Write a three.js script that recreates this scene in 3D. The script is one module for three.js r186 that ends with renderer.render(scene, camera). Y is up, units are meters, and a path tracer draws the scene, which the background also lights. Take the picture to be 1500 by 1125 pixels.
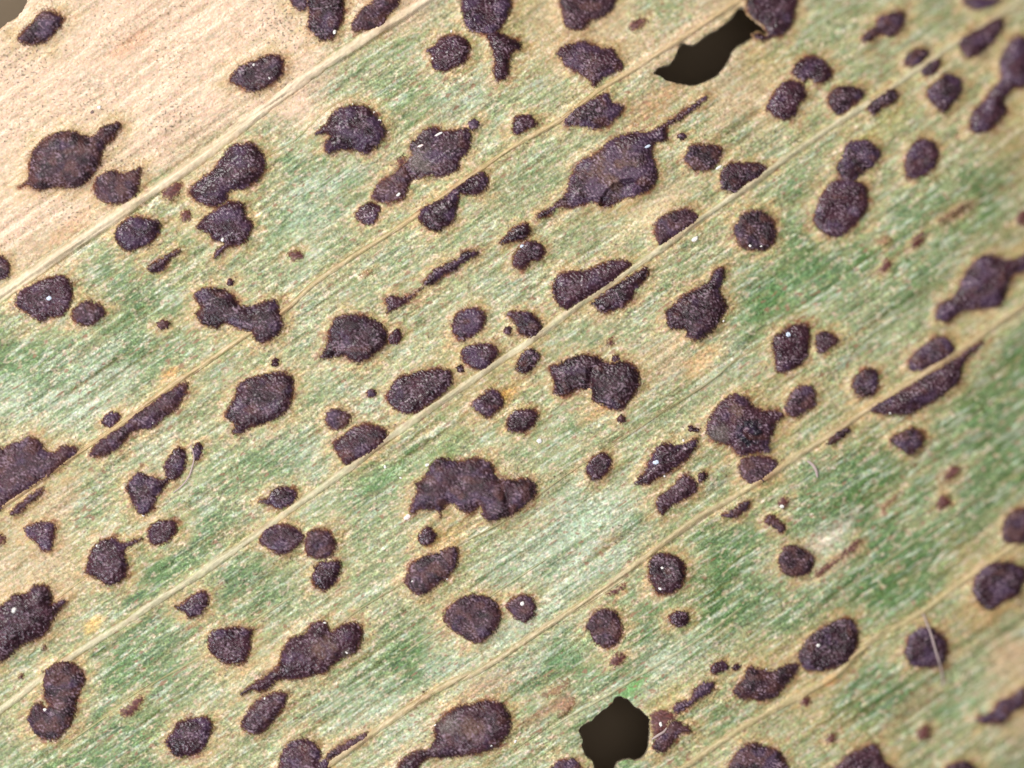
import * as THREE from 'three';
import { RectAreaLightUniformsLib } from 'three/addons/lights/RectAreaLightUniformsLib.js';

// ---------------------------------------------------------------- scale
// 1 "step" (the unit in which the leaf is measured below) is 1/108.5 mm; the leaf lies level, x to the right, z towards the viewer's lower edge.
const S = 0.001 / 108.5, CX = 750, CY = 562.5;

// ---------------------------------------------------------------- camera, lights, exposure
const scene = new THREE.Scene();
scene.background = new THREE.Color().setRGB(0.06, 0.06, 0.062);
const DIST = 0.08;
const camera = new THREE.PerspectiveCamera(2 * Math.atan(CY * S / DIST) * 180 / Math.PI, 4 / 3, 0.002, 2);
camera.up.set(0, 0, -1);
camera.position.set(0, DIST, 0);
camera.lookAt(0, 0, 0);
camera.focus = DIST - 0.00003;
camera.userData.fStop = 15;
scene.add(camera);

const renderer = new THREE.WebGLRenderer({ antialias: true });
renderer.setSize(1024, 768);
renderer.toneMapping = THREE.LinearToneMapping;
renderer.toneMappingExposure = 1.0;
renderer.shadowMap.enabled = true;
RectAreaLightUniformsLib.init();
function areaLight(name, color, intensity, w, h, p) {
  const l = new THREE.RectAreaLight(color, intensity, w, h);
  l.name = name; l.position.set(...p); l.lookAt(0, 0, 0); scene.add(l);
}
areaLight('key_light', new THREE.Color().setRGB(1, 0.975, 0.94), 46, 0.03, 0.03, [-0.05, 0.062, -0.048]);
areaLight('fill_light', new THREE.Color().setRGB(0.9, 0.93, 1), 25, 0.03, 0.03, [-0.036, 0.058, 0.05]);
areaLight('hole_fill_light', new THREE.Color().setRGB(1, 0.985, 0.96), 14, 0.03, 0.03, [0.004, 0.1, 0.002]);  // added weak fill from above, lifts the surface seen through the holes

// ---------------------------------------------------------------- helpers
function rng(seed) { let a = seed >>> 0; return () => { a = (a + 0x6D2B79F5) | 0; let t = Math.imul(a ^ (a >>> 15), 1 | a); t = (t + Math.imul(t ^ (t >>> 7), 61 | t)) ^ t; return ((t ^ (t >>> 14)) >>> 0) / 4294967296; }; }
const PERM = new Uint8Array(512), GX = new Float32Array(256), GY = new Float32Array(256);
{ const r = rng(71), p = [...Array(256).keys()]; for (let i = 255; i > 0; i--) { const j = Math.floor(r() * (i + 1)); [p[i], p[j]] = [p[j], p[i]]; }
  for (let i = 0; i < 512; i++) PERM[i] = p[i & 255];
  for (let i = 0; i < 256; i++) { const a = r() * 6.2831853; GX[i] = Math.cos(a) * 1.5; GY[i] = Math.sin(a) * 1.5; } }
function noise(x, y) {                                                  // gradient noise, about -1 .. 1
  const ix = Math.floor(x), iy = Math.floor(y), fx = x - ix, fy = y - iy, X = ix & 255, Y = iy & 255;
  const u = fx * fx * fx * (fx * (fx * 6 - 15) + 10), v = fy * fy * fy * (fy * (fy * 6 - 15) + 10);
  const a = PERM[PERM[X] + Y], b = PERM[PERM[X + 1] + Y], c = PERM[PERM[X] + Y + 1], d = PERM[PERM[X + 1] + Y + 1];
  const n0 = GX[a] * fx + GY[a] * fy, n1 = GX[b] * (fx - 1) + GY[b] * fy, n2 = GX[c] * fx + GY[c] * (fy - 1), n3 = GX[d] * (fx - 1) + GY[d] * (fy - 1);
  return (n0 + (n1 - n0) * u) + ((n2 + (n3 - n2) * u) - (n0 + (n1 - n0) * u)) * v;
}
const clamp = (x, a = 0, b = 1) => Math.min(b, Math.max(a, x)), lerp = (a, b, t) => a + (b - a) * t;
const smooth = (a, b, x) => { const t = clamp((x - a) / (b - a)); return t * t * (3 - 2 * t); };
const lin = (c) => (c <= 10.31 ? c / 255 / 12.92 : Math.pow((c / 255 + 0.055) / 1.055, 2.4));
const LIT = 0.62;                                                       // how much of the brightness seen in the picture is the surface's own colour
const tone = (r, g, b) => [lin(r) * LIT, lin(g) * LIT, lin(b) * LIT];
const ANG = 34.5 * Math.PI / 180, CA = Math.cos(ANG), SA = Math.sin(ANG);
const along = (x, y) => x * CA - y * SA, across = (x, y) => x * SA + y * CA;   // along the veins, across them

function closedCurve(pts, step = 3) {                                   // a closed Catmull-Rom outline through the points
  const out = [], n = pts.length;
  for (let i = 0; i < n; i++) {
    const p0 = pts[(i + n - 1) % n], p1 = pts[i], p2 = pts[(i + 1) % n], p3 = pts[(i + 2) % n];
    const k = Math.max(1, Math.round(Math.hypot(p2[0] - p1[0], p2[1] - p1[1]) / step));
    for (let j = 0; j < k; j++) {
      const t = j / k, q = [0, 0];
      for (let c = 0; c < 2; c++) {
        const m1 = (p2[c] - p0[c]) * 0.42, m2 = (p3[c] - p1[c]) * 0.42;
        q[c] = (2 * t ** 3 - 3 * t * t + 1) * p1[c] + (t ** 3 - 2 * t * t + t) * m1 + (3 * t * t - 2 * t ** 3) * p2[c] + (t ** 3 - t * t) * m2;
      }
      out.push(q);
    }
  }
  return out;
}
function outlineDistance(P, x, y) {                                     // signed, positive inside
  let best = 1e9, inside = false;
  for (let i = 0, j = P.length - 1; i < P.length; j = i++) {
    const ax = P[j][0], ay = P[j][1], bx = P[i][0], by = P[i][1], dx = bx - ax, dy = by - ay;
    const t = clamp(((x - ax) * dx + (y - ay) * dy) / (dx * dx + dy * dy + 1e-9));
    const ex = x - ax - dx * t, ey = y - ay - dy * t, d = ex * ex + ey * ey;
    if (d < best) best = d;
    if ((ay > y) !== (by > y) && x < (bx - ax) * (y - ay) / (by - ay) + ax) inside = !inside;
  }
  return (inside ? 1 : -1) * Math.sqrt(best);
}
function bounds(P) { let a = 1e9, b = 1e9, c = -1e9, d = -1e9; for (const [x, y] of P) { a = Math.min(a, x); b = Math.min(b, y); c = Math.max(c, x); d = Math.max(d, y); } return [a, b, c, d]; }

// Sheet over a regular grid, cut cleanly along value = 0. rim receives the boundary edges.
function cutSheet(x0, y0, nx, ny, step, value, rim) {
  const V = [], I = [], ids = new Map();
  const vert = (key, x, y) => { let k = ids.get(key); if (k === undefined) { k = V.length / 2; V.push(x, y); ids.set(key, k); } return k; };
  const corner = (i, j) => vert((j * (nx + 1) + i) * 3, x0 + i * step, y0 + j * step);
  const at = (i, j) => value[j * (nx + 1) + i];
  const cross = (i, j, d) => {
    const a = at(i, j), b = d ? at(i, j + 1) : at(i + 1, j), t = clamp(a / (a - b), 0.02, 0.98);
    return vert((j * (nx + 1) + i) * 3 + 1 + d, x0 + (i + (d ? 0 : t)) * step, y0 + (j + (d ? t : 0)) * step);
  };
  for (let j = 0; j < ny; j++) for (let i = 0; i < nx; i++) {
    const c = [[i, j], [i, j + 1], [i + 1, j + 1], [i + 1, j]], v = c.map(([a, b]) => at(a, b) > 0);
    if (!v[0] && !v[1] && !v[2] && !v[3]) continue;
    const poly = [], cut = [];
    for (let k = 0; k < 4; k++) {
      const n = (k + 1) % 4;
      if (v[k]) { poly.push(corner(...c[k])); cut.push(0); }
      if (v[k] !== v[n]) { poly.push(k === 0 ? cross(i, j, 1) : k === 1 ? cross(i, j + 1, 0) : k === 2 ? cross(i + 1, j, 1) : cross(i, j, 0)); cut.push(1); }
    }
    for (let k = 1; k + 1 < poly.length; k++) I.push(poly[0], poly[k], poly[k + 1]);
    if (rim) for (let k = 0; k < poly.length; k++) { const n = (k + 1) % poly.length; if (cut[k] && cut[n]) rim.push([poly[k], poly[n]]); }
  }
  return { V, I };
}
function geometry(pos, idx, color, uv) {
  const g = new THREE.BufferGeometry();
  g.setAttribute('position', new THREE.BufferAttribute(new Float32Array(pos), 3));
  if (color) g.setAttribute('color', new THREE.BufferAttribute(new Float32Array(color), 3));
  if (uv) g.setAttribute('uv', new THREE.BufferAttribute(new Float32Array(uv), 2));
  g.setIndex(new THREE.BufferAttribute(new Uint32Array(idx), 1));
  g.computeVertexNormals();
  return g;
}
const W = (x, y, h) => [(x - CX) * S, h * S, (y - CY) * S];              // leaf steps to metres
const names = {};
const numbered = (n) => { const k = names[n] = (names[n] ?? -1) + 1; return k ? `${n}_${String(k).padStart(3, '0')}` : n; };
function mesh(name, g, m, parent) { const o = new THREE.Mesh(g, m); o.name = numbered(name); o.castShadow = o.receiveShadow = true; parent.add(o); return o; }
function thing(o, label, category, group) { o.userData.label = label; o.userData.category = category; if (group) o.userData.group = group; return o; }

// ---------------------------------------------------------------- what was measured on the leaf
const SPOTS = [], tile = { x: 0, y: 0 };
function T(c, r) { tile.x = [0, 370, 740, 1100][c]; tile.y = [0, 275, 550, 825][r]; }
const px = (p) => [tile.x + p[0] / 3.75, tile.y + p[1] / 3.75];
function P(pts, o = {}) { SPOTS.push({ pts: pts.map(px), ...o }); }
function D(x, y, r, o = {}) { const a = rng(x * 7 + y)() * 3; P([0, 1, 2, 3, 4, 5, 6].map((k) => { const t = k / 7 * 6.283; return [x + Math.cos(t + a) * r * (1 + 0.2 * Math.sin(3 * t + a)), y + Math.sin(t + a) * r]; }), { small: 1, ...o }); }
const F = { faint: 1 }, FF = { faint: 2 };
T(0, 0);
P([[100, 205], [180, 120], [215, 80], [270, 58], [320, 80], [345, 105], [320, 165], [270, 215], [200, 245], [130, 240]]);
P([[100, 1030], [155, 980], [165, 880], [200, 800], [290, 735], [400, 720], [500, 755], [560, 700], [640, 672], [665, 685], [640, 745], [585, 800], [560, 870], [530, 940], [480, 1000], [420, 1030], [320, 1030], [220, 1050], [150, 1015]], { label: 'broad dark spot with a short tail pointing up to the right' });
P([[515, 1040], [535, 970], [610, 935], [690, 950], [770, 920], [768, 1000], [750, 1070], [670, 1125], [590, 1115], [530, 1085]]);
P([[1260, 440], [1310, 370], [1400, 330], [1500, 300], [1560, 330], [1545, 420], [1470, 480], [1380, 510], [1330, 480]]);
P([[1040, 1050], [1090, 990], [1170, 930], [1220, 860], [1270, 800], [1350, 785], [1400, 795], [1450, 850], [1460, 920], [1420, 990], [1340, 1040], [1260, 1050], [1240, 1110], [1180, 1140], [1090, 1115]]);
P([[880, 1055], [950, 1005], [1000, 1010], [980, 1070], [930, 1100]], F);
T(0, 1);
P([[1110, 170], [1200, 110], [1260, 70], [1340, 90], [1350, 150], [1390, 200], [1370, 270], [1330, 310], [1250, 330], [1200, 380], [1175, 385], [1190, 340], [1230, 310], [1170, 290], [1140, 250], [1080, 220]]);
P([[985, 150], [1020, 120], [1050, 150], [1040, 180], [1000, 180]], F);
P([[-20, 380], [30, 390], [55, 440], [40, 490], [-20, 500]]);
P([[85, 610], [120, 560], [200, 520], [280, 490], [350, 480], [390, 520], [400, 600], [380, 660], [340, 710], [280, 715], [220, 735], [150, 690], [90, 650]]);
P([[390, 690], [420, 650], [480, 620], [550, 640], [580, 690], [540, 740], [490, 760], [420, 740]]);
P([[630, 270], [650, 210], [720, 160], [800, 170], [870, 180], [880, 230], [840, 300], [780, 330], [710, 350], [660, 320]]);
P([[805, 440], [850, 410], [900, 380], [950, 350], [990, 335], [985, 360], [930, 400], [900, 450], [840, 470], [810, 455]]);
P([[1065, 590], [1120, 550], [1200, 550], [1270, 580], [1320, 640], [1380, 650], [1467, 617], [1517, 620], [1537, 660], [1550, 720], [1552, 770], [1517, 820], [1457, 850], [1400, 840], [1380, 800], [1290, 770], [1240, 750], [1180, 775], [1110, 745], [1075, 690], [1095, 650]], { label: 'two dark spots run together across a thin vein' });
D(1265, 520, 16); P([[865, 745], [900, 730], [930, 745], [920, 770], [880, 770]]);
T(1, 0);
P([[205, -30], [300, -30], [292, 45], [250, 52], [220, 20]]);
P([[300, -30], [480, -30], [500, 90], [470, 170], [440, 215], [370, 225], [340, 190], [300, 150], [310, 80]]);
P([[545, 130], [590, 60], [650, 10], [680, -30], [800, -30], [800, 30], [740, 90], [730, 140], [690, 160], [600, 170], [550, 170]]);
P([[955, 275], [1000, 240], [1040, 205], [1120, 190], [1170, 215], [1195, 260], [1170, 340], [1110, 370], [1070, 395], [1000, 385], [975, 330], [980, 300]]);
P([[1160, -30], [1400, -30], [1415, 60], [1380, 130], [1340, 180], [1270, 185], [1180, 160], [1155, 90]]);
P([[1290, 185], [1360, 170], [1400, 200], [1475, 235], [1470, 270], [1420, 300], [1410, 380], [1390, 430], [1340, 445], [1320, 400], [1330, 330], [1310, 270]]);
P([[340, 740], [400, 680], [450, 610], [540, 578], [620, 580], [670, 620], [720, 690], [730, 740], [690, 800], [620, 850], [570, 830], [480, 830], [410, 840], [400, 790], [430, 750], [400, 735]]);
P([[830, 910], [870, 850], [860, 790], [900, 760], [930, 720], [990, 700], [1060, 720], [1180, 700], [1200, 740], [1195, 820], [1140, 880], [1130, 930], [1050, 970], [960, 970], [880, 985]], { grey: [617, 235, 26], label: 'dark spot with a worn grey middle' });
P([[655, 1060], [690, 1010], [760, 960], [830, 910], [880, 970], [860, 1020], [830, 1090], [770, 1110], [700, 1115], [660, 1090]]);
P([[1190, 690], [1200, 660], [1235, 665], [1240, 690], [1210, 715]], { small: 1 });
P([[795, 870], [820, 850], [845, 870], [830, 900], [800, 895]], { small: 1, faint: 1 });
T(1, 1);
P([[560, 150], [590, 110], [640, 80], [700, 100], [690, 150], [660, 200], [620, 200], [580, 180]]);
P([[1270, 20], [1210, 45], [1140, 40], [1130, 90], [1110, 170], [1080, 210], [1010, 245], [940, 210], [910, 170], [930, 110], [990, 80], [1050, 50], [1100, 10], [1150, -30], [1200, -65], [1265, -90], [1295, -55], [1290, -10]]);
P([[190, 370], [210, 345], [250, 345], [280, 370], [260, 395], [230, 400]], { small: 1, faint: 1 });
P([[935, 535], [960, 490], [1010, 440], [1080, 405], [1130, 390], [1150, 355], [1220, 345], [1245, 360], [1200, 395], [1150, 420], [1110, 460], [1040, 490], [1000, 530]], { label: 'narrow dark streak lying along the veins' });
P([[735, 690], [740, 650], [725, 620], [760, 595], [830, 600], [900, 570], [940, 545], [880, 600], [850, 630], [800, 660]]);
P([[365, 935], [400, 870], [420, 780], [460, 710], [530, 695], [620, 705], [700, 740], [740, 800], [735, 860], [680, 910], [620, 950], [560, 960], [500, 925], [420, 940]]);
P([[745, 830], [770, 790], [800, 775], [820, 820], [800, 855], [760, 855]], { small: 1 });
P([[1095, 760], [1110, 700], [1160, 670], [1230, 660], [1280, 700], [1270, 760], [1220, 810], [1150, 840], [1110, 810]]);
P([[1140, 930], [1160, 880], [1230, 855], [1310, 860], [1350, 910], [1320, 960], [1260, 1005], [1190, 980]]);
D(125, 960, 20); D(1140, 995, 18);
P([[590, 480], [640, 450], [660, 465], [620, 490]], FF);
T(2, 0);
P([[45, 730], [40, 680], [60, 640], [130, 630], [165, 660], [175, 690], [120, 710], [80, 740]]);
P([[310, 70], [320, -30], [600, -30], [590, 50], [540, 90], [470, 110], [440, 150], [380, 165], [330, 140]]);
P([[680, 140], [700, 110], [760, 90], [775, 120], [740, 150], [700, 170]], { faint: 1, small: 1 });
P([[280, 290], [320, 250], [400, 230], [450, 225], [520, 260], [590, 260], [620, 310], [650, 370], [600, 400], [540, 430], [490, 480], [460, 440], [400, 400], [340, 370], [310, 330]]);
P([[320, 670], [360, 610], [430, 570], [500, 530], [560, 510], [590, 560], [650, 580], [640, 620], [600, 660], [560, 690], [490, 710], [400, 690], [340, 690]]);
P([[260, 1125], [330, 1060], [360, 960], [420, 880], [500, 840], [560, 780], [640, 740], [740, 720], [800, 720], [880, 670], [950, 630], [1020, 575], [1100, 525], [1110, 540], [1040, 600], [960, 660], [890, 700], [890, 770], [820, 790], [810, 860], [840, 950], [820, 1020], [740, 1071], [640, 1100], [560, 1141], [480, 1111], [380, 1141], [290, 1146], [230, 1191], [170, 1201], [180, 1171], [250, 1141]], { brown: [893, 250, 44], label: 'long dark spot with a sunken pit and a thin tail up to the right' });
D(970, 750, 20);
P([[985, 870], [1010, 800], [1060, 790], [1170, 800], [1190, 850], [1150, 920], [1080, 940], [1030, 930], [1000, 900]]);
P([[1180, 960], [1220, 900], [1290, 890], [1380, 890], [1440, 920], [1400, 970], [1330, 1010], [1260, 1060], [1190, 1030]]);
T(3, 0);
P([[-20, 40], [0, -30], [250, -30], [250, 60], [230, 130], [190, 180], [120, 200], [70, 220], [20, 200], [-10, 130]], { label: 'dark spot hanging over the end of the torn slit' });
P([[230, 400], [250, 340], [320, 300], [380, 310], [430, 350], [450, 400], [430, 440], [370, 455], [320, 430], [300, 450], [250, 420]]);
P([[80, 600], [120, 520], [180, 445], [240, 435], [290, 460], [310, 530], [270, 570], [250, 630], [180, 660], [130, 640], [100, 610]]);
P([[430, 530], [460, 480], [550, 465], [630, 500], [600, 550], [540, 600], [490, 630], [440, 590]]);
P([[610, 220], [640, 170], [690, 130], [720, 80], [790, 55], [850, 50], [860, 100], [830, 160], [780, 195], [720, 180], [660, 220]]);
P([[850, 330], [870, 290], [920, 255], [980, 260], [990, 290], [940, 340], [880, 360]]);
P([[945, 370], [990, 330], [1050, 310], [1050, 350], [1010, 400], [960, 400]]);
P([[645, 590], [670, 540], [740, 500], [790, 480], [820, 520], [790, 560], [730, 590], [690, 630], [650, 610]]);
P([[970, 490], [1010, 450], [1070, 400], [1120, 400], [1165, 430], [1175, 480], [1150, 530], [1100, 590], [1060, 620], [1020, 580], [985, 540]]);
P([[1155, 220], [1200, 170], [1270, 140], [1330, 100], [1390, 80], [1410, 120], [1380, 180], [1330, 240], [1270, 290], [1210, 310], [1170, 270]]);
P([[1380, 330], [1410, 260], [1460, 200], [1530, 190], [1560, 330], [1530, 460], [1460, 480], [1410, 540], [1420, 600], [1370, 670], [1300, 720], [1230, 720], [1210, 680], [1230, 600], [1290, 550], [1340, 470], [1390, 420]]);
P([[1190, -30], [1400, -30], [1340, 20], [1270, 35], [1210, 20]]);
P([[470, 920], [500, 860], [530, 790], [590, 765], [660, 770], [700, 810], [720, 850], [680, 910], [620, 950], [560, 1000], [500, 980]]);
P([[850, 930], [860, 850], [890, 790], [940, 755], [1020, 780], [1040, 840], [1020, 910], [960, 960], [880, 980]]);
T(2, 1);
P([[10, 690], [60, 675], [140, 685], [190, 730], [205, 780], [150, 825], [80, 800], [50, 740]]);
P([[40, 420], [50, 360], [90, 320], [130, 290], [200, 310], [220, 360], [190, 400], [140, 410], [100, 450], [50, 435]]);
P([[-32, 305], [13, 250], [60, 210], [120, 195], [140, 240], [110, 280], [50, 300]]);
D(15, 785, 20); D(605, 935, 18); D(575, 850, 20, F);
P([[255, 560], [290, 480], [360, 455], [440, 450], [520, 420], [600, 395], [670, 400], [690, 430], [620, 490], [560, 540], [480, 590], [400, 640], [330, 670], [290, 640]]);
P([[470, 635], [520, 590], [600, 535], [680, 485], [760, 437], [790, 450], [770, 510], [720, 560], [690, 620], [640, 660], [540, 690], [500, 660]]);
P([[820, 200], [850, 160], [920, 130], [1000, 115], [1060, 150], [1040, 200], [980, 240], [900, 290], [850, 320], [830, 280]]);
P([[1255, 230], [1290, 160], [1340, 125], [1420, 130], [1470, 170], [1490, 240], [1480, 300], [1430, 340], [1350, 340], [1290, 320], [1270, 280]]);
P([[880, 680], [930, 640], [980, 590], [1060, 550], [1120, 510], [1150, 450], [1200, 440], [1205, 500], [1180, 560], [1220, 650], [1190, 720], [1140, 790], [1060, 840], [1000, 820], [980, 780], [900, 770]], { label: 'rounded dark spot with a stubby horn at its upper right' });
P([[60, 990], [80, 930], [140, 880], [190, 920], [170, 970], [120, 1020], [70, 1010]]);
P([[240, 990], [290, 970], [340, 940], [410, 915], [500, 925], [560, 960], [640, 950], [700, 970], [740, 1031], [735, 1091], [700, 1151], [640, 1221], [570, 1211], [480, 1171], [470, 1121], [400, 1111], [330, 1141], [270, 1131], [265, 1070]], { cleft: [858, 596, 868, 540] });
T(3, 1);
P([[345, 180], [365, 100], [390, 30], [440, -30], [500, -50], [570, -50], [630, -20], [650, 40], [640, 130], [590, 190], [540, 240], [480, 270], [420, 260], [380, 230]]);
P([[115, 850], [150, 800], [250, 750], [320, 760], [325, 830], [320, 900], [280, 970], [200, 1010], [140, 1010], [130, 930]]);
P([[355, 850], [370, 800], [420, 790], [490, 835], [440, 880], [380, 910]]);
P([[1025, 720], [1040, 640], [1110, 600], [1160, 530], [1200, 450], [1260, 380], [1330, 365], [1420, 390], [1480, 380], [1540, 350], [1540, 440], [1450, 480], [1420, 580], [1380, 650], [1290, 665], [1180, 680], [1100, 735]]);
P([[870, 980], [890, 920], [950, 870], [1020, 820], [1080, 820], [1120, 860], [1130, 900], [1060, 950], [980, 990], [900, 1010]]);
P([[560, 1090], [580, 1030], [640, 990], [700, 1010], [705, 1080], [680, 1141], [600, 1150]]);
P([[1040, 180], [1110, 130], [1170, 80], [1210, 75], [1180, 110], [1120, 150], [1060, 190]], F);
P([[880, 300], [930, 250], [970, 240], [950, 300], [910, 330]], F);
P([[700, 470], [730, 410], [760, 385], [780, 420], [740, 460]], F);
P([[700, 300], [740, 260], [780, 285], [740, 320]], FF);
P([[1470, 180], [1500, 120], [1540, 120], [1530, 210]], F);
T(0, 2);
P([[1240, 230], [1250, 180], [1290, 110], [1310, 50], [1380, 10], [1460, -10], [1540, -20], [1600, 0], [1612, 60], [1600, 150], [1570, 200], [1500, 250], [1440, 270], [1380, 290], [1310, 325], [1270, 310], [1290, 270]]);
P([[-20, 410], [20, 400], [60, 370], [110, 360], [160, 335], [220, 360], [240, 400], [300, 420], [350, 380], [420, 395], [430, 420], [350, 490], [260, 560], [180, 610], [100, 660], [40, 700], [-20, 740]]);
P([[50, 760], [100, 705], [180, 645], [240, 612], [220, 660], [160, 710], [100, 760]]);
P([[490, 430], [530, 370], [600, 320], [680, 270], [740, 210], [820, 160], [900, 100], [960, 60], [1020, 35], [1035, 60], [1000, 130], [980, 180], [900, 240], [830, 290], [750, 300], [700, 340], [650, 400], [580, 440], [520, 445]], { label: 'long dark streak along the underside of a thin reddish vein' });
P([[560, 260], [580, 220], [620, 200], [660, 220], [650, 250], [600, 285]]);
P([[695, 620], [720, 560], [760, 530], [820, 550], [890, 570], [940, 540], [920, 600], [870, 660], [840, 730], [790, 770], [750, 740], [720, 680]], { label: 'heart-shaped dark spot' });
P([[900, 500], [930, 440], [980, 390], [1015, 410], [1025, 470], [1000, 540], [960, 580], [920, 560]]);
P([[1060, 400], [1080, 375], [1110, 380], [1105, 430], [1080, 460], [1060, 440]], { small: 1 });
P([[135, 840], [180, 815], [250, 800], [300, 820], [300, 880], [280, 960], [230, 955], [190, 910], [150, 880]]);
P([[810, 870], [830, 820], [900, 790], [960, 800], [975, 850], [930, 910], [860, 935], [820, 910]]);
P([[470, 1070], [490, 990], [540, 910], [620, 890], [680, 915], [780, 890], [770, 910], [690, 960], [700, 1020], [700, 1090], [655, 1140], [600, 1155], [540, 1120], [480, 1090]]);
P([[-20, 860], [20, 880], [30, 920], [-20, 930]], F);
T(1, 2);
P([[30, 690], [90, 665], [100, 640], [160, 610], [220, 620], [245, 660], [220, 700], [150, 735], [100, 715], [60, 705]]);
P([[40, 900], [70, 840], [140, 815], [210, 820], [280, 870], [270, 910], [220, 960], [150, 985], [90, 950], [50, 930]]);
P([[285, 900], [320, 850], [390, 845], [440, 880], [460, 930], [430, 990], [370, 1010], [300, 980], [290, 940]]);
P([[405, 260], [410, 200], [460, 185], [530, 210], [540, 240], [500, 290], [440, 300]]);
P([[440, 380], [490, 330], [560, 280], [640, 265], [720, 290], [745, 330], [700, 390], [640, 430], [560, 470], [510, 495], [470, 440]]);
D(650, 98, 22);
P([[735, 110], [760, 60], [800, 10], [860, -10], [950, -30], [1040, -40], [1095, -20], [1095, 40], [1060, 90], [1000, 140], [940, 180], [880, 215], [800, 195], [750, 160]]);
P([[1205, 160], [1250, 110], [1310, 70], [1370, 110], [1380, 160], [1340, 200], [1290, 235], [1230, 200]]);
P([[860, 740], [900, 640], [890, 590], [950, 550], [990, 470], [1050, 450], [1130, 470], [1230, 450], [1310, 480], [1330, 540], [1400, 570], [1500, 565], [1550, 590], [1552, 660], [1490, 720], [1430, 770], [1310, 800], [1260, 770], [1250, 720], [1190, 760], [1140, 740], [1090, 700], [1040, 740], [1030, 780], [1010, 740], [920, 740], [880, 760]], { cleft: [728, 690, 748, 748], label: 'largest dark spot, of two lobes with a cleft between them' });
P([[910, 900], [930, 850], [970, 830], [1010, 880], [990, 920], [940, 930]]);
T(1, 3);
P([[320, 90], [330, 60], [345, 10], [400, -15], [480, -10], [485, 40], [450, 110], [400, 155], [360, 140]]);
P([[830, 100], [850, 50], [860, 10], [940, -40], [1020, -60], [1090, -95], [1130, -80], [1120, 10], [1080, 70], [1030, 110], [940, 175], [880, 160]]);
P([[-60, 870], [-20, 800], [20, 760], [80, 720], [150, 700], [190, 720], [180, 780], [140, 830], [100, 890], [40, 940], [-20, 930], [-60, 900]]);
P([[-70, 715], [0, 660], [60, 620], [140, 560], [160, 480], [210, 410], [290, 380], [330, 330], [390, 315], [420, 340], [430, 370], [490, 340], [550, 320], [600, 350], [600, 420], [570, 490], [500, 520], [440, 560], [400, 600], [320, 620], [240, 640], [150, 640], [100, 680], [60, 705], [0, 700], [-65, 725]], { brown: [475, 950, 22], grey: [508, 957, 9], label: 'large ragged dark spot with a long tail down to the left' });
P([[1045, 310], [1070, 250], [1120, 200], [1200, 170], [1290, 185], [1340, 220], [1365, 290], [1340, 360], [1290, 410], [1230, 440], [1160, 410], [1090, 360]]);
P([[140, 1160], [140, 1125], [150, 1060], [200, 990], [260, 960], [330, 980], [370, 1020], [380, 1060], [360, 1090], [400, 1070], [420, 1090], [400, 1160]]);
P([[400, 1065], [440, 1020], [520, 980], [590, 940], [640, 930], [620, 970], [550, 1010], [480, 1050], [425, 1085]]);
P([[790, 1120], [840, 1060], [900, 1030], [970, 1010], [1000, 960], [1000, 890], [1060, 830], [1130, 780], [1200, 770], [1280, 750], [1370, 770], [1410, 830], [1420, 900], [1390, 960], [1340, 1010], [1270, 1040], [1180, 1055], [1060, 1070], [970, 1070], [920, 1110], [880, 1160], [790, 1160]], { grey: [659, 1062, 20], brown: [690, 1065, 22], label: 'large dark spot with a worn grey patch' });
P([[870, 790], [900, 750], [950, 710], [975, 730], [930, 760], [880, 795]], F);
T(2, 2);
P([[5, 290], [15, 230], [60, 190], [140, 180], [180, 210], [160, 270], [110, 310], [30, 310]]);
D(638, 240, 20);
P([[440, 510], [480, 450], [540, 420], [585, 460], [570, 530], [510, 575], [470, 570], [450, 540]]);
P([[710, 590], [760, 530], [790, 470], [830, 390], [880, 370], [960, 380], [1050, 345], [1050, 390], [1010, 450], [960, 490], [900, 530], [830, 570], [790, 600]]);
P([[830, 720], [840, 660], [890, 630], [940, 580], [980, 545], [1040, 570], [1055, 620], [1030, 660], [950, 700], [900, 730], [860, 770]]);
P([[1060, 570], [1080, 530], [1110, 545], [1100, 570], [1070, 585]], { small: 1 });
P([[1005, 290], [1020, 275], [1045, 290], [1070, 290], [1060, 305], [1020, 305]], { small: 1 });
P([[1100, 290], [1140, 200], [1200, 130], [1260, 100], [1320, 120], [1370, 170], [1430, 190], [1500, 195], [1530, 230], [1490, 260], [1480, 310], [1450, 380], [1460, 420], [1370, 430], [1290, 440], [1240, 390], [1170, 370], [1120, 340]], { grey: [1054, 637, 20], brown: [1078, 600, 14], black: [1098, 634, 22], label: 'irregular dark spot with an olive-grey corner and a black pitted lump' });
P([[1280, 510], [1310, 450], [1390, 440], [1460, 450], [1500, 480], [1480, 520], [1440, 570], [1380, 600], [1320, 580]]);
P([[1190, 770], [1240, 740], [1300, 700], [1340, 690], [1330, 730], [1280, 780], [1220, 780]]);
T(3, 2);
P([[650, 190], [720, 140], [830, 80], [950, 10], [1050, -50], [1140, -105], [1200, -150], [1290, -190], [1260, -150], [1180, -70], [1160, 20], [1080, 100], [1000, 150], [880, 215], [800, 220], [720, 215]], { label: 'long dark spot hugging the lower side of a straw-coloured vein' });
P([[190, 160], [230, 90], [270, 60], [340, 60], [360, 110], [355, 170], [300, 200], [250, 230], [200, 210]]);
P([[420, 375], [460, 320], [530, 280], [550, 300], [510, 340], [460, 375]]);
P([[770, 350], [830, 310], [890, 290], [950, 320], [950, 390], [880, 440], [820, 400]]);
P([[75, 800], [110, 760], [150, 790], [190, 830], [170, 860], [120, 830]]);
P([[150, 700], [180, 660], [210, 690], [190, 730], [160, 720]], F);
P([[150, 1010], [180, 950], [240, 930], [310, 960], [350, 1000], [340, 1070], [280, 1110], [200, 1100], [160, 1060]]);
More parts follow.
